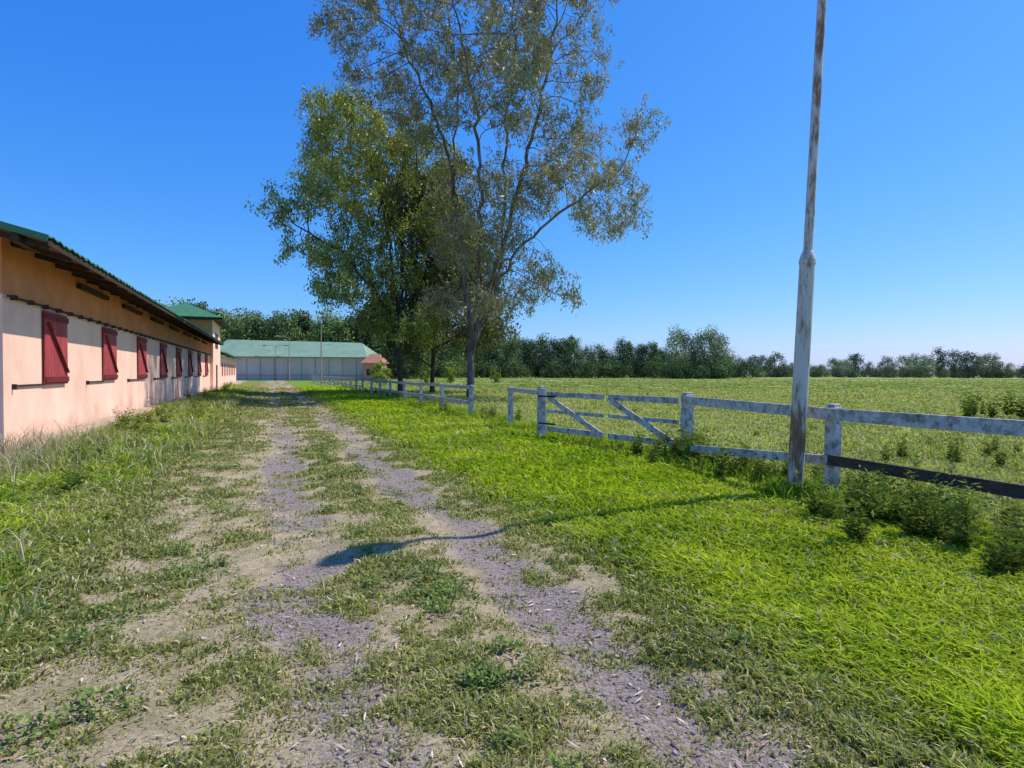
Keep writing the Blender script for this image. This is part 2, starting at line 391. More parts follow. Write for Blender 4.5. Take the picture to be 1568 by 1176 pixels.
# ---------------------------------------------------------------- gravel + litter
x,y=sample(80000,1.3,16); u,v=UV(x,y); _,gr,_,_=masks(u,v)
k=rng.random(len(x))<gr**1.3*.65+.03; x,y=x[k],y[k]; n=len(x)
oc=np.array([[1,0,0],[0,1,0],[-1,0,0],[0,-1,0],[0,0,.7],[0,0,-.7]]); of=np.array([[0,1,4],[1,2,4],[2,3,4],[3,0,4],[1,0,5],[2,1,5],[3,2,5],[0,3,5]])
s=(.004+.014*rng.random(n)**3)[:,None,None]; V=oc[None]*s*(.6+.8*rng.random((n,6,1)))+np.stack([x,y,H(x,y)+.001],1)[:,None]
F=(np.arange(n)*6)[:,None,None]+of[None]
obj('gravel',npmesh('gravel',V.reshape(-1,3),None,F.reshape(-1,3),np.repeat(pal(n,(.10,.08,.075),(.40,.35,.32)),6,0),M_stone))
x,y=sample(2600,1.5,16); n=len(x); an=rng.random(n)*6.28
V,Qd=quadleaves(np.stack([x,y,H(x,y)+.015],1),np.stack([np.cos(an),np.sin(an),rng.normal(0,.15,n)],1),.04+.05*rng.random(n),.012,nrm=np.stack([rng.normal(0,.3,n),rng.normal(0,.3,n),np.ones(n)],1))
obj('fallen_leaves',npmesh('fallen_leaves',V,Qd,None,np.repeat(pal(n,(.28,.14,.09),(.66,.56,.46)),4,0),M_stone))
# ---------------------------------------------------------------- big trees
def colonize(trunk,limbs,att,step,kill,iters=160):
    pos=[np.array(p,float) for p in trunk]; par=[-1]+list(range(len(trunk)-1)); kids={}
    for st,pl in limbs:
        prev=st; cur=pos[st]; 
        for q in pl:
            q=np.array(q,float); L=np.linalg.norm(q-cur); k=max(1,int(L/.6)); off=rng.normal(0,.10,(k+1,3)); off[-1]=0
            for j in range(1,k+1):
                pos.append(cur+(q-cur)*j/k+off[j]); par.append(prev); kids.setdefault(prev,[]).append(len(pos)-1); prev=len(pos)-1
            cur=q
    att=att.copy(); dm=np.full(len(att),1e9); nr=np.zeros(len(att),int); new=list(range(len(pos)))
    for it in range(iters):
        for i in new:
            dd=np.linalg.norm(att-pos[i],axis=1); k=dd<dm; dm[k]=dd[k]; nr[k]=i
        al=dm>kill; att,dm,nr=att[al],dm[al],nr[al]
        if len(att)==0: break
        PN=np.array(pos); dv=att-PN[nr]; dv/=np.linalg.norm(dv,axis=1,keepdims=True)
        acc=np.zeros((len(pos),3)); np.add.at(acc,nr,dv); new=[]
        for i in np.unique(nr):
            a=acc[i]; l=np.linalg.norm(a)
            if l<1e-3: continue
            a=a/l+rng.normal(0,.16,3)
            if par[i]>=0:
                pd=pos[i]-pos[par[i]]; a=a+.45*pd/(np.linalg.norm(pd)+1e-6)
            a/=np.linalg.norm(a)
            q=pos[i]+a*step
            if any(np.linalg.norm(q-pos[k])<step*.3 for k in kids.get(i,())): continue
            if len(kids.get(i,()))>3: continue
            kids.setdefault(i,[]).append(len(pos)); new.append(len(pos)); pos.append(q); par.append(i)
        if not new: break
    return np.array(pos),np.array(par)
def tree(name,trunk,limbs,ells,natt,step,kill,leaf,tip=.013,pw=2.25,bark=M_bark,nl=9,lsize=(.26,.085),spread=.4,droop=.7,skipn=.38,flare=1.0,nc=3,cs=.5,nf=.45):
    E=np.array(ells); vol=E[:,3]*E[:,4]*E[:,5]; pr=vol**.8/np.sum(vol**.8)
    idx=rng.choice(len(E),natt,p=pr); dr=rng.normal(size=(natt,3)); dr/=np.linalg.norm(dr,axis=1,keepdims=True)
    dr*=(rng.random((natt,1))**.4); att=E[idx,:3]+dr*E[idx,3:]
    pos,par=colonize(trunk,limbs,att,step,kill)
    n=len(pos); r=np.zeros(n); lev=np.zeros(n,int)
    for i in range(n-1,0,-1):
        if r[i]==0: r[i]=tip**pw
        r[par[i]]+=r[i]; lev[par[i]]=max(lev[par[i]],lev[i]+1)
    r=r**(1/pw)
    r[0]*=1.25*flare
    i=np.arange(1,n); a=pos[par[i]]; b=pos[i]; ra=np.minimum(r[par[i]],r[i]*1.35); rb=r[i]
    d=b-a; d/=np.linalg.norm(d,axis=1,keepdims=True)+1e-9
    ref=np.where(np.abs(d[:,2:3])<.9,np.array([[0,0,1.]]),np.array([[1.,0,0]])); sx=np.cross(d,ref); sx/=np.linalg.norm(sx,axis=1,keepdims=True); sy=np.cross(d,sx)
    K=7; t=np.arange(K)*2*np.pi/K
    ring=sx[:,None]*np.cos(t)[None,:,None]+sy[:,None]*np.sin(t)[None,:,None]
    V=np.concatenate([a[:,None]-d[:,None]*ra[:,None,None]*.3+ring*ra[:,None,None],b[:,None]+ring*rb[:,None,None]],1)
    bb=(np.arange(n-1)*2*K)[:,None]; k=np.arange(K)[None]; k2=(k+1)%K
    F=np.stack([bb+k,bb+k2,bb+K+k2,bb+K+k],-1).reshape(-1,4)
    root=empty(name)
    obj('trunk_and_limbs',npmesh('limbs',V.reshape(-1,3),F,None,None,bark,True),root)
    tips=np.where(lev<=3)[0]; P0=pos[tips]
    dens=fbm(P0[:,0]*nf+P0[:,1]*.3,P0[:,2]*nf+P0[:,1]*.2,90)
    P0=P0[dens>skipn]
    cc=np.repeat(P0,nc,0)+rng.normal(0,spread,(len(P0)*nc,3)); 
    L=np.repeat(cc,nl,0)+rng.normal(0,spread*cs,(len(cc)*nl,3))*np.array([1,1,1.3])
    m=len(L); ax=rng.normal(0,.6,(m,3)); ax[:,2]-=droop
    V,Qd=quadleaves(L,ax,lsize[0]*(.6+.8*rng.random(m)),lsize[1]*(.6+.8*rng.random(m)))
    tcl=np.repeat(rng.random(len(cc)),nl)*.6+.4*rng.random(m)
    C=pal(m,leaf[0],leaf[1],tcl,.2)
    if len(leaf)>2:
        kk=(np.repeat(rng.random(len(cc)),nl)<leaf[3]); C[kk]=pal(kk.sum(),leaf[2],leaf[1],None,.2)
    obj('foliage',npmesh('foliage',V,Qd,None,np.repeat(C,4,0),M_leaf),root)
    print(name,n,m,'r0',r[0])
    return root
def ell(lst,d,dz,seed,depthr=1.0):
    rr=random.Random(seed); o=[]; s=d/900
    for (px,py,rx,ry,*off) in lst:
        o_=off[0] if off else rr.uniform(-1,1)*dz
        o.append(((px-784)*s,d+o_,1.6+(570-py)*s,rx*s,max(rx,ry)*s*depthr,ry*s))
    return o
def limb(st,d,pts): return (st,[((px-784)*d/900,d+dy,1.6+(570-py)*d/900) for px,py,dy in pts])
s38=38/900; cx=(720-784)*s38
EC=ell([(620,40,75,50),(525,45,50,38),(690,100,70,55),(800,60,80,55),(885,90,55,58),(890,30,45,45),(760,185,80,50),(865,180,65,48),(965,215,38,32),(905,315,70,40),(940,250,40,30),(800,290,70,45),
 (700,280,60,60),(730,380,80,50),(825,420,50,30),(850,460,38,20),(610,150,50,40),(700,450,60,35),(790,-60,120,60),(640,-50,80,50),(945,335,38,24),(770,475,50,20),(560,95,50,28),(870,250,50,30),(660,200,50,40),(780,120,60,50)],38,3.4,3,1.2)
tr=[(cx,38,-.1),(cx+.02,38,.8),(cx+.05,38.,1.7),(cx+.0,38.1,2.6),(cx+.1,38.1,3.3)]
LC=[limb(4,38,[(712,440,.2),(700,330,.5),(680,220,1),(640,120,1.2),(605,40,1.5)]),
    limb(4,38,[(732,430,-.3),(738,300,-.8),(730,180,-1.2),(705,60,-1.4)]),
    limb(4,38,[(745,450,.6),(775,350,1.2),(805,230,1.4),(835,110,1.6),(850,20,2)]),
    limb(3,38,[(755,460,-.8),(790,390,-1.6),(850,340,-2.2),(900,305,-2.6)]),
    limb(4,38,[(700,380,1.4),(690,250,2.2),(695,120,2.6),(680,20,3)]),
    limb(4,38,[(765,400,2.0),(770,280,2.6),(775,140,2.4),(790,30,2.0)])]
tree('eucalyptus_tree',tr,LC,EC,3300,.5,.72,((.11,.12,.055),(.42,.385,.19),(.44,.28,.14),.15),bark=M_bark,nl=21,tip=.0145,lsize=(.27,.072),skipn=.31,pw=2.3,nc=3,spread=.37,cs=.42,nf=.6)
s44=44/900; ax_=(613-784)*s44
EA=ell([(530,180,60,48),(480,165,32,28),(560,230,90,60),(640,240,70,60),(495,225,40,45),(600,320,90,60),(520,320,55,45),(435,320,36,28),(465,375,48,34),(540,400,65,45),(610,430,80,60),(530,450,38,28),(670,350,60,60),(640,500,50,30),(575,470,45,40),(505,430,30,25)],44,3.0,5,1.2)
tr=[(ax_,44,-.1),(ax_,44,1.),(ax_-.05,44,2.),(ax_-.15,44,3),(ax_-.1,44,4.)]
LA=[limb(4,44,[(600,420,.5),(585,320,.8),(560,220,1)]),limb(4,44,[(630,400,-.6),(645,300,-1),(640,220,-1)]),limb(3,44,[(580,450,-.5),(530,390,-1.2),(460,350,-1.6)]),limb(4,44,[(610,380,1.5),(600,270,2)])]
tree('eucalyptus_tree',tr,LA,EA,2700,.55,.8,((.07,.11,.025),(.52,.56,.09)),bark=M_bark_dark,nl=24,tip=.0145,lsize=(.31,.10),skipn=.25,spread=.4,pw=2.3,nf=.55)
s47=47/900; bx=(662-784)*s47
EB=ell([(670,420,70,70),(690,500,70,42),(640,515,55,42),(650,330,60,50),(720,440,55,50),(680,370,60,50),(745,500,40,24),(600,480,50,40)],47,2.0,6,1.2)
tr=[(bx,47,-.1),(bx,47,1.),(bx+.05,47,2.),(bx+.1,47,3)]
tree('casuarina_tree',tr,[],EB,1700,.55,.8,((.02,.035,.014),(.12,.13,.045)),bark=M_bark_dark,nl=24,tip=.018,lsize=(.34,.12),skipn=.15,spread=.45,pw=2.3)
# ---------------------------------------------------------------- distant trees
def bgtree(name,h,w,trunk,nclump,nq,c0,c1,q=.55,shape='round'):
    cl=[]
    for i in range(nclump):
        t=(i+random.random())/nclump; z=trunk+(h-trunk)*(.06+.86*t)
        if shape=='col': rad=w*.5*(1-.55*t)
        else: rad=w*.5*math.sin(math.pi*min(.97,.22+.75*t))**.7
        a=random.random()*6.28; rr=rad*math.sqrt(random.random())*.9
        cl.append((rr*math.cos(a),rr*math.sin(a),z,w*random.uniform(.13,.25)))
    cl=np.array(cl); wt=cl[:,3]**2; idx=rng.choice(nclump,nq,p=wt/wt.sum())
    dr=rng.normal(size=(nq,3)); dr/=np.linalg.norm(dr,axis=1,keepdims=True)
    c=cl[idx,:3]+dr*(rng.random((nq,1))**.5)*cl[idx,3:4]*np.array([1,1,1.1])*(.8+.5*rng.random((nq,1)))
    V,Qd=quadleaves(c,rng.normal(size=(nq,3)),q*(.6+.8*rng.random(nq)),q*.65*(.6+.8*rng.random(nq)))
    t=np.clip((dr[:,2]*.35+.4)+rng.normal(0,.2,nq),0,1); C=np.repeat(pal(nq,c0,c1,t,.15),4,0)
    mb=MB(); mb.tube([(0,0,-.2),(.1,.05,trunk+.3*(h-trunk)*.5),(0,.1,h*.75)],[h*.017,h*.012,h*.004],6)
    for k in range(0,min(nclump,12)):
        p=cl[k]; z0=trunk*.7+random.random()*(max(.5,p[2]-trunk)*.5); mb.tube([(0,0,z0),(p[0]*.5,p[1]*.5,(z0+p[2])*.55),(p[0],p[1],p[2])],[h*.007,h*.005,h*.002],5)
    tv=np.array(mb.v); tq=[f for f in mb.f if len(f)==4]
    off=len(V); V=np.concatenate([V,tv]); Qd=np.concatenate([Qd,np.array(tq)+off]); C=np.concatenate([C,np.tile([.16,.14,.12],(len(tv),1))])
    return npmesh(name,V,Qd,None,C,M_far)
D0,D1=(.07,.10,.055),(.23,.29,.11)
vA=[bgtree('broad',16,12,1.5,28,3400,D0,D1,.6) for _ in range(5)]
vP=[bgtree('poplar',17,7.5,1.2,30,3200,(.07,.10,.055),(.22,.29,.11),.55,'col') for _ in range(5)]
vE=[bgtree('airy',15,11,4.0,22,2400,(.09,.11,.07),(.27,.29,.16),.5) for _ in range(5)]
vR=[bgtree('hazy_airy',15,11,4.0,20,1900,(.12,.15,.11),(.29,.32,.20),.65) for _ in range(6)]  # distance haze put into the leaf colours: paler and greyer
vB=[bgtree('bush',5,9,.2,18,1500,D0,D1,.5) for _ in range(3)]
vS=[bgtree('hazy_bush',5,9,.2,18,1300,(.12,.15,.11),(.27,.30,.18),.6) for _ in range(3)]  # bushes carry the same haze in their colours
def place(root,me,x,y,s,sz=None):
    o=obj('tree',me,root); o.location=(x,y,0); o.rotation_euler=(0,0,random.random()*6.28); sz=sz or s*random.uniform(.9,1.1); o.scale=(s,s,sz)
def px2(px,d): return ((px-784)/900*d, d)
R=empty('distant_tree_line')
px=-80
while px<660:
    d=random.uniform(148,180); x,y=px2(px,d); top=473+random.uniform(-9,14)+(0 if px<420 else 8); hgt=1.6+(570-top)/900*d
    place(R,random.choice(vP+vA),x,y,hgt/16.5*random.uniform(.9,1.1),hgt/16.3)
    if random.random()<.7: x,y=px2(px+5,d+8); place(R,random.choice(vA),x,y,random.uniform(.85,1.0))
    px+=random.uniform(9,14)
R=empty('distant_tree_line')
px=580
while px<1140:
    d=random.uniform(195,240)+max(0,px-900)*.12; x,y=px2(px,d); top=np.interp(px,[590,760,870,930,960,990,1020,1060,1140],[502,514,519,533,524,521,537,542,551])+random.uniform(-8,9); hgt=1.6+(571-top)/900*d
    place(R,random.choice(vA+vP+vE),x,y,hgt/16*random.uniform(.85,1.15),hgt/16.2); 
    d+=random.uniform(-10,-2); x,y=px2(px+random.uniform(-8,8),d); place(R,random.choice(vB),x,y,random.uniform(.8,1.2)); px+=random.uniform(7,11)
for px,top,d in ((1036,500,188),(1050,506,196),(1064,512,192),(1078,503,194),(1091,498,190),(1104,510,194)):
    x,y=px2(px,d); hgt=1.6+(571-top)/900*d; place(R,random.choice(vE),x,y,hgt/15.5*.8,hgt/15.6)
for px in range(1030,1115,11):
    x,y=px2(px,186); place(R,random.choice(vB),x,y,random.uniform(.7,1.0))
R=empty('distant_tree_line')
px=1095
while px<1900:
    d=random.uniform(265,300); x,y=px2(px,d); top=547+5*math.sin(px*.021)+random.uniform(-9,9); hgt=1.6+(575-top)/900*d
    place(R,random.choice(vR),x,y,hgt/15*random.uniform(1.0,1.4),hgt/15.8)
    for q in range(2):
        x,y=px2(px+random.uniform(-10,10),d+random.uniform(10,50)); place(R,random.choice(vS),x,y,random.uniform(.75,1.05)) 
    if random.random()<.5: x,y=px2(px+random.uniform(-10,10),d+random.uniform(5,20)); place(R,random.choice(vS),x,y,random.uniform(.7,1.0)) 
    px+=random.uniform(13,28)
R=empty('garden_shrubs')
vG=[bgtree('shrub',3,3,.1,12,1500,(.14,.20,.02),(.42,.48,.07),.22) for _ in range(2)]
for px,d,s in ((583,88,1.0),(573,92,.7),(757,100,.7),(690,90,.8),(650,95,.6)):
    x,y=px2(px,d); o=obj('shrub',random.choice(vG),R); o.location=(x,y,0); o.scale=(s,s,s)
# ---------------------------------------------------------------- stable building
M_wall=surf('plaster_peach',[(.25,(.80,.49,.37)),(.5,(.95,.62,.48)),(.75,(.97,.70,.56))],.7,(1,1,.7),.9,.1,stain=(.62,.40,.30))
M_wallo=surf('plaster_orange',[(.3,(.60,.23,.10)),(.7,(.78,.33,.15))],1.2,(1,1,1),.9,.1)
M_roof=surf('green_roof_sheet',[(.3,(.04,.15,.07)),(.7,(.08,.23,.11))],2,(1,1,1),.55,.05,.1)
M_dark=surf('dark_timber',[(.3,(.025,.018,.015)),(.7,(.07,.045,.035))],4,(1,1,1),.8,.2)
M_soff=surf('soffit_timber',[(.3,(.16,.06,.02)),(.7,(.27,.11,.045))],4,(1,1,1),.8,.2)
M_red=surf('red_shutter_paint',[(.3,(.30,.04,.045)),(.6,(.45,.075,.08)),(.8,(.52,.14,.13))],2.5,(1,1,.5),.6,.15)
M_redd=surf('red_brace_paint',[(.3,(.13,.016,.022)),(.7,(.22,.03,.04))],3,(1,1,1),.6,.1)
M_conc=surf('concrete',[(.3,(.29,.22,.17)),(.7,(.50,.39,.31))],2,(1,1,1),.9,.3)
S=empty('stable_building')
WV=-5.1
u0,u1=15.2,60
w=MB(); w.ubox(u0,u1,WV-.3,WV,-.1,3.2); w.ubox(u0,u0+.3,WV-12,WV-.302,-.1,3.2); w.make('walls',M_wall,S)
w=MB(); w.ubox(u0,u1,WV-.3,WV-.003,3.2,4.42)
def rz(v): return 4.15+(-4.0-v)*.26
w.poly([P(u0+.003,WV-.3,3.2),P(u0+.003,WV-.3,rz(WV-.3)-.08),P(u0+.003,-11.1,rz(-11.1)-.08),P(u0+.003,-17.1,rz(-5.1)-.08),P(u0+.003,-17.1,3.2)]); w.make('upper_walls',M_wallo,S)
r=MB()
ev,rv=-4.0,-11.1
for sgn in (0,1):
    n_=int((u1+.2-14.0)/.2); pr=[]
    for i in range(n_+1):
        uu_=14.0+i*.2; dz=.03 if i%2 else -.02
        if sgn==0: a_=P(uu_,ev+.06,rz(ev)+.05+dz); b_=P(uu_,rv,rz(rv)+.06+dz)
        else: a_=P(uu_,rv,rz(rv)+.06+dz); b_=P(uu_,2*rv-ev,rz(ev)+.06+dz)
        pr.append((a_,b_))
    for i in range(n_): r.poly([pr[i][0],pr[i+1][0],pr[i+1][1],pr[i][1]])
ro=r.make('roof',M_roof,S); sm=ro.modifiers.new('s','SOLIDIFY'); sm.thickness=.02
k=MB(); k.beam(P(13.97,ev+.03,rz(ev)+.03),P(13.97,rv,rz(rv)+.03),.03,.13); k.make('verge_flashing',M_roof,S)
k=MB()
k.hexa([P(14.05,ev-.02,rz(ev)-.02),P(14.05,rv,rz(rv)-.02),P(u1,rv,rz(rv)-.02),P(u1,ev-.02,rz(ev)-.02),P(14.05,ev-.02,rz(ev)+.015),P(14.05,rv,rz(rv)+.015),P(u1,rv,rz(rv)+.015),P(u1,ev-.02,rz(ev)+.015)])
k.make('soffit',M_soff,S)
k=MB()
uu_=14.3
while uu_<u1:
    k.beam(P(uu_,ev-.05,rz(ev)-.08),P(uu_,WV-.1,rz(WV)-.08),.08,.11); uu_+=1.4
k.beam(P(14.0,ev+.01,rz(ev)-.04),P(u1,ev+.01,rz(ev)-.04),.03,.11)
for vq in (-4.5,-6.6,-8.6): k.ubox(14.0,u0-.01,vq-.06,vq+.06,rz(vq)-.2,rz(vq)-.03)
for i in range(7):
    a_=20.2+i*5.5; k.ubox(a_,a_+3.1,WV+.01,WV+.14,3.98,4.11)
k.make('eaves_timbers',M_dark,S)
k=MB(); k.ubox(u0,u1,WV+.07,WV+.10,3.14,3.185)
uu_=u0+.4
while uu_<u1: k.ubox(uu_,uu_+.07,WV+.0,WV+.115,3.12,3.22); uu_+=.95
ss=[17.4+5.45*i for i in range(8)]
for s_ in ss:
    k.ubox(s_-1.75,s_+.1,WV+.0,WV+.045,1.27,1.31); k.ubox(s_-1.78,s_-1.72,WV+.0,WV+.08,1.22,1.33)
k.make('shutter_rail',M_dark,S)
SW=1.72
for i,s_ in enumerate(ss):
    z0=1.3+random.uniform(-.02,.02); k=MB(); nb=8
    for j in range(nb):
        a_=s_+j*SW/nb; k.ubox(a_+.006,a_+SW/nb-.006,WV+.045,WV+.075,z0,3.08)
    k.make('shutter_%d'%(i+1),M_red,S,bevel=.006)
    k=MB()
    k.ubox(s_,s_+SW,WV+.077,WV+.105,2.88,3.02); k.ubox(s_,s_+SW,WV+.077,WV+.105,z0+.05,z0+.19)
    k.beam(P(s_+.12,WV+.09,2.80),P(s_+SW-.12,WV+.09,1.58),.026,.12,up=(B,-A,0))
    k.make('shutter_brace_%d'%(i+1),M_redd,S,bevel=.005)
# tower pavilion
k=MB(); k.ubox(60.0,68.5,-9.6,WV+.25,-.1,6.55); k.make('tower_walls',M_wall,S)
k=MB(); k.ubox(60.0-.004,60.01,-9.5,WV+.2,4.2,6.5); k.make('tower_upper_wall',M_wallo,S)
k=MB(); a0,a1,b0_,b1_=59.1,69.4,-10.5,WV+1.1
e=[P(a0,b0_,6.5),P(a0,b1_,6.5),P(a1,b1_,6.5),P(a1,b0_,6.5)]; rm=(b0_+b1_)/2; rd=[P(a0+3.2,rm,8.0),P(a1-3.2,rm,8.0)]
k.poly([e[0],e[1],rd[0]]);k.poly([e[1],e[2],rd[1],rd[0]]);k.poly([e[2],e[3],rd[1]]);k.poly([e[3],e[0],rd[0],rd[1]])
o=k.make('tower_roof',M_roof,S); sm=o.modifiers.new('s','SOLIDIFY'); sm.thickness=.06
k=MB(); k.ubox(a0+.02,a1-.02,b0_+.02,b1_-.02,6.36,6.44)
k.ubox(63.2,64.4,WV+.25,WV+.29,.0,2.3); k.ubox(62.4,65.2,WV+.25,WV+.28,3.9,5.3); k.make('tower_dark_trim',M_dark,S)
k=MB(); k.ubox(68.5,104,WV-6,WV,-.1,3.5); k.make('rear_wing_walls',M_wall,S)
k=MB(); k.poly([P(68.5,-4.2,3.55),P(104.5,-4.2,3.55),P(104.5,-8.5,4.7),P(68.5,-8.5,4.7)]); k.poly([P(68.5,-8.5,4.7),P(104.5,-8.5,4.7),P(104.5,-13,3.55),P(68.5,-13,3.55)])
o=k.make('rear_wing_roof',M_roof,S); sm=o.modifiers.new('s','SOLIDIFY'); sm.thickness=.08
k=MB()
for i in range(8): k.ubox(70+i*4,71.3+i*4,WV,WV+.05,1.2,2.7)
k.make('rear_wing_shutters',M_red,S)
k=MB(); k.ubox(u0-.8,104,WV+.002,WV+1.05,-.1,.07); k.make('sidewalk',M_conc,None,bevel=.01)
# ---------------------------------------------------------------- far shed & house
M_grey=surf('shed_wall',[(.3,(.50,.43,.36)),(.7,(.64,.57,.48))],.5,(1,1,.3),.8,.1)
M_roof2=surf('pale_green_roof',[(.3,(.16,.26,.16)),(.7,(.25,.36,.23))],.4,(1,1,1),.5,.05)
F=empty('long_shed')
x0,x1,y0,y1=-60,-29.8,118,134
k=MB(); k.box(x0,x1,y0,y1,-.1,4.6); k.make('walls',M_grey,F)
k=MB(); yr=(y0+y1)/2; a_=[(x0-1,y0-.7,4.7),(x1+.8,y0-.7,4.6),(x1+.8,y1+.7,4.6),(x0-1,y1+.7,4.7)]; b_=[(x0-1,yr,8.5),(x1-2.5,yr,7.9)]
k.poly([a_[0],a_[1],b_[1],b_[0]]);k.poly([a_[1],a_[2],b_[1]]);k.poly([a_[2],a_[3],b_[0],b_[1]]); o=k.make('roof',M_roof2,F); sm=o.modifiers.new('s','SOLIDIFY'); sm.thickness=.1
k=MB()
for i in range(11): k.box(x0+1.2+i*2.75,x0+1.32+i*2.75,y0-.06,y0-.005,0,4.5)
k.box(x0,x1,y0-.12,y0-.065,1.0,1.12); k.make('wall_posts',M_conc,F)
M_tile=surf('clay_tile',[(.3,(.30,.12,.07)),(.7,(.44,.21,.13))],2,(1,1,1),.8,.2)
Hh=empty('brick_house')
M_brick=surf('pink_brick',[(.3,(.42,.20,.14)),(.7,(.55,.30,.22))],3,(1,1,1),.9,.2)
k=MB(); k.box(-28.9,-25.3,114,119,-.1,3.5); k.make('walls',M_brick,Hh)
k=MB(); e=[(-29.3,113.5,3.5),(-24.9,113.5,3.5),(-24.9,119.5,3.5),(-29.3,119.5,3.5)]; t_=(-28.1,116.5,5.3); t2=(-26.1,116.5,5.3)
k.poly([e[0],e[1],t2,t_]);k.poly([e[1],e[2],t2]);k.poly([e[2],e[3],t_,t2]);k.poly([e[3],e[0],t_]); k.make('roof',M_tile,Hh)
k=MB(); k.box(-28.2,-27.4,113.95,113.99,1.1,2.3); k.box(-26.8,-25.9,113.95,113.99,0,2.1); k.make('window_and_door',M_dark,Hh)
# ---------------------------------------------------------------- fence and gate
def paint():
    m,nt,out=newmat('weathered_white_paint'); c=coords(nt); 
    f=noise(nt,c,7,8,.75); f2=noise(nt,c,40,4,.6)
    a=math_(nt,'ADD',f,math_(nt,'MULTIPLY',f2,.25))
    col=ramp(nt,a,[(.46,(.11,.095,.08)),(.56,(.27,.255,.24)),(.64,(.46,.455,.45)),(.82,(.66,.655,.64))])
    b=N(nt,'ShaderNodeBsdfPrincipled',Roughness=.75); nt.links.new(col,b.inputs['Base Color'])
    bp=N(nt,'ShaderNodeBump',Strength=.4,Distance=.01); nt.links.new(a,bp.inputs['Height']); nt.links.new(bp.outputs[0],b.inputs['Normal'])
    nt.links.new(b.outputs[0],out.inputs[0]); return m
M_paint=paint()
M_shadewood=surf('shaded_brown_wood',[(.3,(.04,.028,.02)),(.6,(.10,.07,.05)),(.8,(.17,.13,.10))],5,(1,1,3),.85,.4)  # unpainted brown, kept dark to carry the shade on the lower rail
FV=6.6
def post(k,u,v,h=1.2,w=.145,lean=(0,0)):
    p=P(u,v,0); q=(p[0]+lean[0],p[1]+lean[1],h)
    k.beam((p[0],p[1],-.15),q,w,w,up=(B,-A,0))
    k.beam(q,(q[0],q[1],h+.035),w*.8,w*.8,up=(B,-A,0))
fe=empty('paddock_fence')
k=MB()
for i,uu_ in enumerate((-1.8,1.75,5.35)): post(k,uu_,FV,1.19,.14,(.015,0))
k.make('posts_near',M_paint,fe,bevel=.008)
k=MB()
k.beam(P(8.75,7.0,1.12),P(5.35,FV-.09,1.10),.04,.15); k.beam(P(5.35,FV-.095,1.10),P(1.75,FV-.09,1.10),.04,.15); k.beam(P(1.75,FV-.095,1.1),P(-1.8,FV-.09,1.12),.04,.15)
k.beam(P(8.1,FV+.03,.33),P(5.3,FV-.10,.52),.035,.12)
k.make('rails_near',M_paint,fe,bevel=.005)
k=MB(); k.beam(P(5.3,FV-.13,.53),P(1.75,FV-.09,.49),.035,.13); k.beam(P(1.75,FV-.13,.5),P(-1.8,FV-.09,.49),.035,.13); k.make('bottom_rail_near',M_shadewood,fe,bevel=.005)
k=MB(); kr=MB()
post(k,16.2,FV,1.15,.13,(.02,0)); kr.beam(P(12.95,6.1,1.12),P(16.2,FV-.085,1.13),.04,.12)
us_=[19.9+3.75*i for i in range(24)]
for i,uu_ in enumerate(us_):
    post(k,uu_,FV+random.uniform(-.04,.04),1.13+random.uniform(-.05,.05),.13,(random.uniform(-.05,.05),0))
    if i:
        j=random.uniform(-.03,.03)
        kr.beam(P(us_[i-1],FV-.085,1.08+j),P(uu_,FV-.085,1.08),.035,.13)
        if random.random()<.85: kr.beam(P(us_[i-1],FV-.085,.55),P(uu_,FV-.085,.55+j),.035,.12)
k.make('posts_far',M_paint,fe,bevel=.006); kr.make('rails_far',M_paint,fe,bevel=.004)
g=empty('wooden_gate')
ga=Vector(P(12.95,6.1,0)); gb=Vector(P(8.75,7.08,0)); k=MB()
for e_,h_ in ((ga,1.24),(gb,1.22)):
    k.beam((e_.x,e_.y,-.15),(e_.x,e_.y,h_),.17,.17,up=(B,-A,0)); k.beam((e_.x,e_.y,h_),(e_.x,e_.y,h_+.04),.13,.13,up=(B,-A,0))
k.make('gate_posts',M_paint,g,bevel=.01)
def gp(t,z,o=0): 
    p=ga.lerp(gb,t); n_=(gb-ga).normalized().cross(Vector((0,0,1))); p=p+n_*o; return (p.x,p.y,z)
k=MB()
for t0,t1 in ((.05,.50),(.53,.955)):
    for z in (1.10,.28):
        k.beam(gp(t0,z),gp(t1,z),.035,.12)
    k.beam(gp(t0,.70),gp(t1,.70),.03,.08)
    k.beam(gp(t0+.012,.14,-.04),gp(t0+.012,1.2,-.04),.1,.035); k.beam(gp(t1-.012,.14,-.04),gp(t1-.012,1.2,-.04),.1,.035)
    k.beam(gp(t0+.02,1.04,.04),gp(t1-.02,.3,.04),.03,.12)
k.make('gate_leaves',M_paint,g,bevel=.004)
k=MB()
for z in (.4,1.05): k.beam(gp(.0,z,.105),gp(.14,z,.06),.008,.04)
k.make('hinges',M_dark,g)
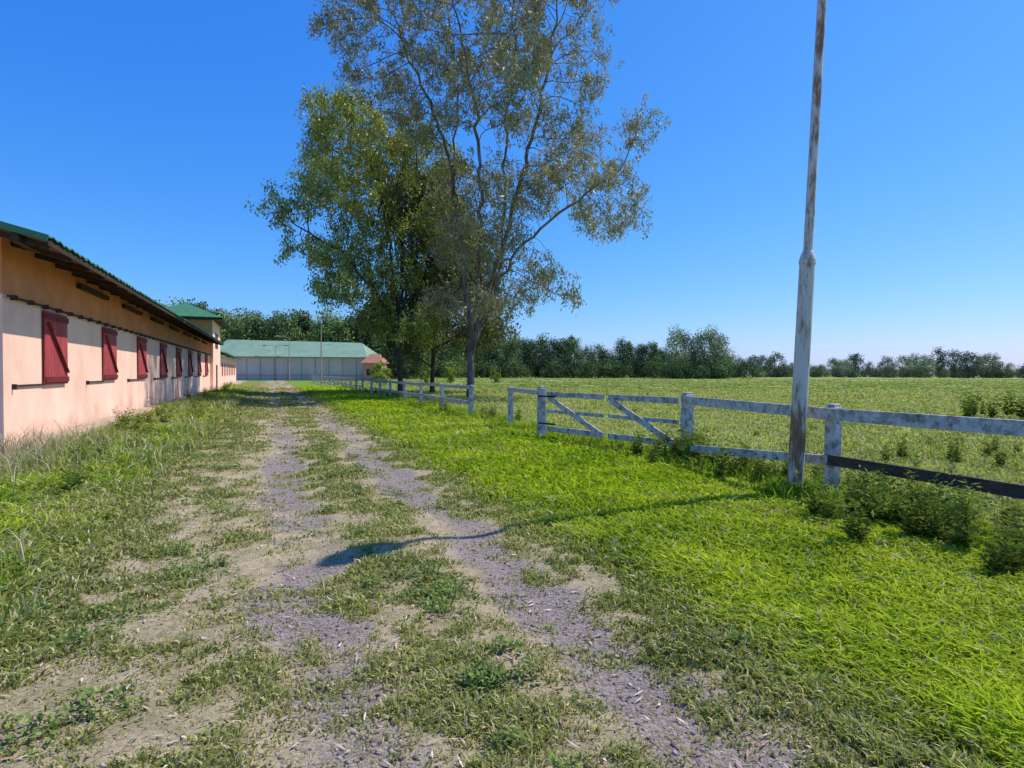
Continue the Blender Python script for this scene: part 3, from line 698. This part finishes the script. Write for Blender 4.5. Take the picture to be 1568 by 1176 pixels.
# ---------------------------------------------------------------- light pole
def polem():
    m,nt,out=newmat('rusty_painted_steel'); c=coords(nt,(1,1,.22))
    f=noise(nt,c,11,8,.72); tc=nt.nodes.new('ShaderNodeTexCoord'); sp=nt.nodes.new('ShaderNodeSeparateXYZ'); nt.links.new(tc.outputs['Object'],sp.inputs[0])
    r1=ramp(nt,math_(nt,'DIVIDE',sp.outputs[2],7.0),[(.0,(.05,.05,.05)),(.07,(.08,.08,.08)),(.11,(.19,.19,.19)),(.15,(.13,.13,.13)),(.19,(.0,.0,.0)),(.42,(.01,.01,.01)),(.5,(.08,.08,.08)),(1,(.12,.12,.12))])
    a=math_(nt,'ADD',f,r1)
    col=ramp(nt,a,[(.5,(.60,.56,.51)),(.58,(.48,.43,.37)),(.64,(.27,.15,.085)),(.85,(.15,.06,.03))])
    b=N(nt,'ShaderNodeBsdfPrincipled',Roughness=.6,Metallic=.0); nt.links.new(col,b.inputs['Base Color'])
    bp=N(nt,'ShaderNodeBump',Strength=.3,Distance=.006); nt.links.new(f,bp.inputs['Height']); nt.links.new(bp.outputs[0],b.inputs['Normal'])
    nt.links.new(b.outputs[0],out.inputs[0]); return m
M_pole=polem()
lp=empty('light_pole')
bx,by=3.62,7.5
def pp(z): return (bx+.043*z,by,z)
k=MB(); k.tube([pp(-.1),pp(.35),pp(3.02),pp(3.06),pp(3.12),pp(3.17)],[.098,.096,.092,.094,.080,.058],20); k.tube([pp(3.1),pp(7.7)],[.056,.050],16)
k.tube([pp(3.0),pp(3.05)],[.101,.101],20)
o=k.make('mast',M_pole,lp,smooth=True); es=o.modifiers.new('es','EDGE_SPLIT'); es.split_angle=math.radians(40)
t_=Vector(pp(7.65)); dr=Vector((-.78,-.62,.12)).normalized()
k=MB(); k.tube([t_,t_+dr*.12,t_+dr*.25],[.05,.045,.04],12)
k.tube([t_+dr*.2,t_+dr*.3,t_+dr*.5,t_+dr*.75,t_+dr*.9],[.05,.16,.23,.20,.05],14); k.make('lamp_head',M_grey,lp,smooth=True)
def lamp(px,d,h,arms):
    L=empty('street_lamp'); x=(px-784)/900*d; k=MB(); k.tube([(x,d,-.1),(x,d,h*.5),(x,d,h)],[.11,.08,.05],8)
    for s_ in arms:
        k.tube([(x,d,h-.1),(x+s_*.9,d,h+.2),(x+s_*1.9,d,h+.25)],[.05,.04,.04],6); k.tube([(x+s_*1.8,d,h+.25),(x+s_*2.1,d,h+.24),(x+s_*2.6,d,h+.22)],[.07,.16,.08],8)
    k.make('pole_and_arms',M_conc,L)
lamp(492,78,8.9,(-1,)); lamp(443,108,8.0,(-1,)); lamp(422,118,6.8,(-1,1))
# ---------------------------------------------------------------- light, sky, camera
el=math.radians(56); az=math.atan2(.928,.37)
sd=Vector((math.sin(az)*math.cos(el),math.cos(az)*math.cos(el),math.sin(el)))
sl=bpy.data.lights.new('sun','SUN'); sl.energy=5.0; sl.angle=math.radians(.5); sl.color=(1,.94,.84)
so=bpy.data.objects.new('sun',sl); so.rotation_euler=sd.to_track_quat('Z','Y').to_euler(); link(so)
W=bpy.data.worlds.new('World'); scene.world=W; W.use_nodes=True; nt=W.node_tree; nt.nodes.clear()
sk=nt.nodes.new('ShaderNodeTexSky'); sk.sky_type='NISHITA'; sk.sun_disc=False; sk.sun_elevation=el; sk.sun_rotation=az
sk.air_density=1.0; sk.dust_density=.5; sk.ozone_density=2.5
ST=.12
sp=nt.nodes.new('ShaderNodeSeparateColor'); cb=nt.nodes.new('ShaderNodeCombineColor'); nt.links.new(sk.outputs[0],sp.inputs[0])
for i,(a_,p_) in enumerate(((.82,1.55),(.86,.90),(1.18,.38))):
    v1=math_(nt,'POWER',math_(nt,'MULTIPLY',sp.outputs[i],ST),p_); nt.links.new(math_(nt,'MULTIPLY',v1,a_/ST),cb.inputs[i])
bg=nt.nodes.new('ShaderNodeBackground'); bg.inputs[1].default_value=ST; wo=nt.nodes.new('ShaderNodeOutputWorld')
nt.links.new(cb.outputs[0],bg.inputs[0]); nt.links.new(bg.outputs[0],wo.inputs[0])
cd=bpy.data.cameras.new('camera'); cd.sensor_width=36; cd.lens=900/1568*36; cd.clip_end=6000; cd.clip_start=.05
co=bpy.data.objects.new('camera',cd); co.location=(0,0,1.6); co.rotation_euler=(math.radians(90-1.05),math.radians(-.2),0); link(co); scene.camera=co
scene.view_settings.view_transform='Standard'; scene.view_settings.look='None'; scene.view_settings.exposure=0
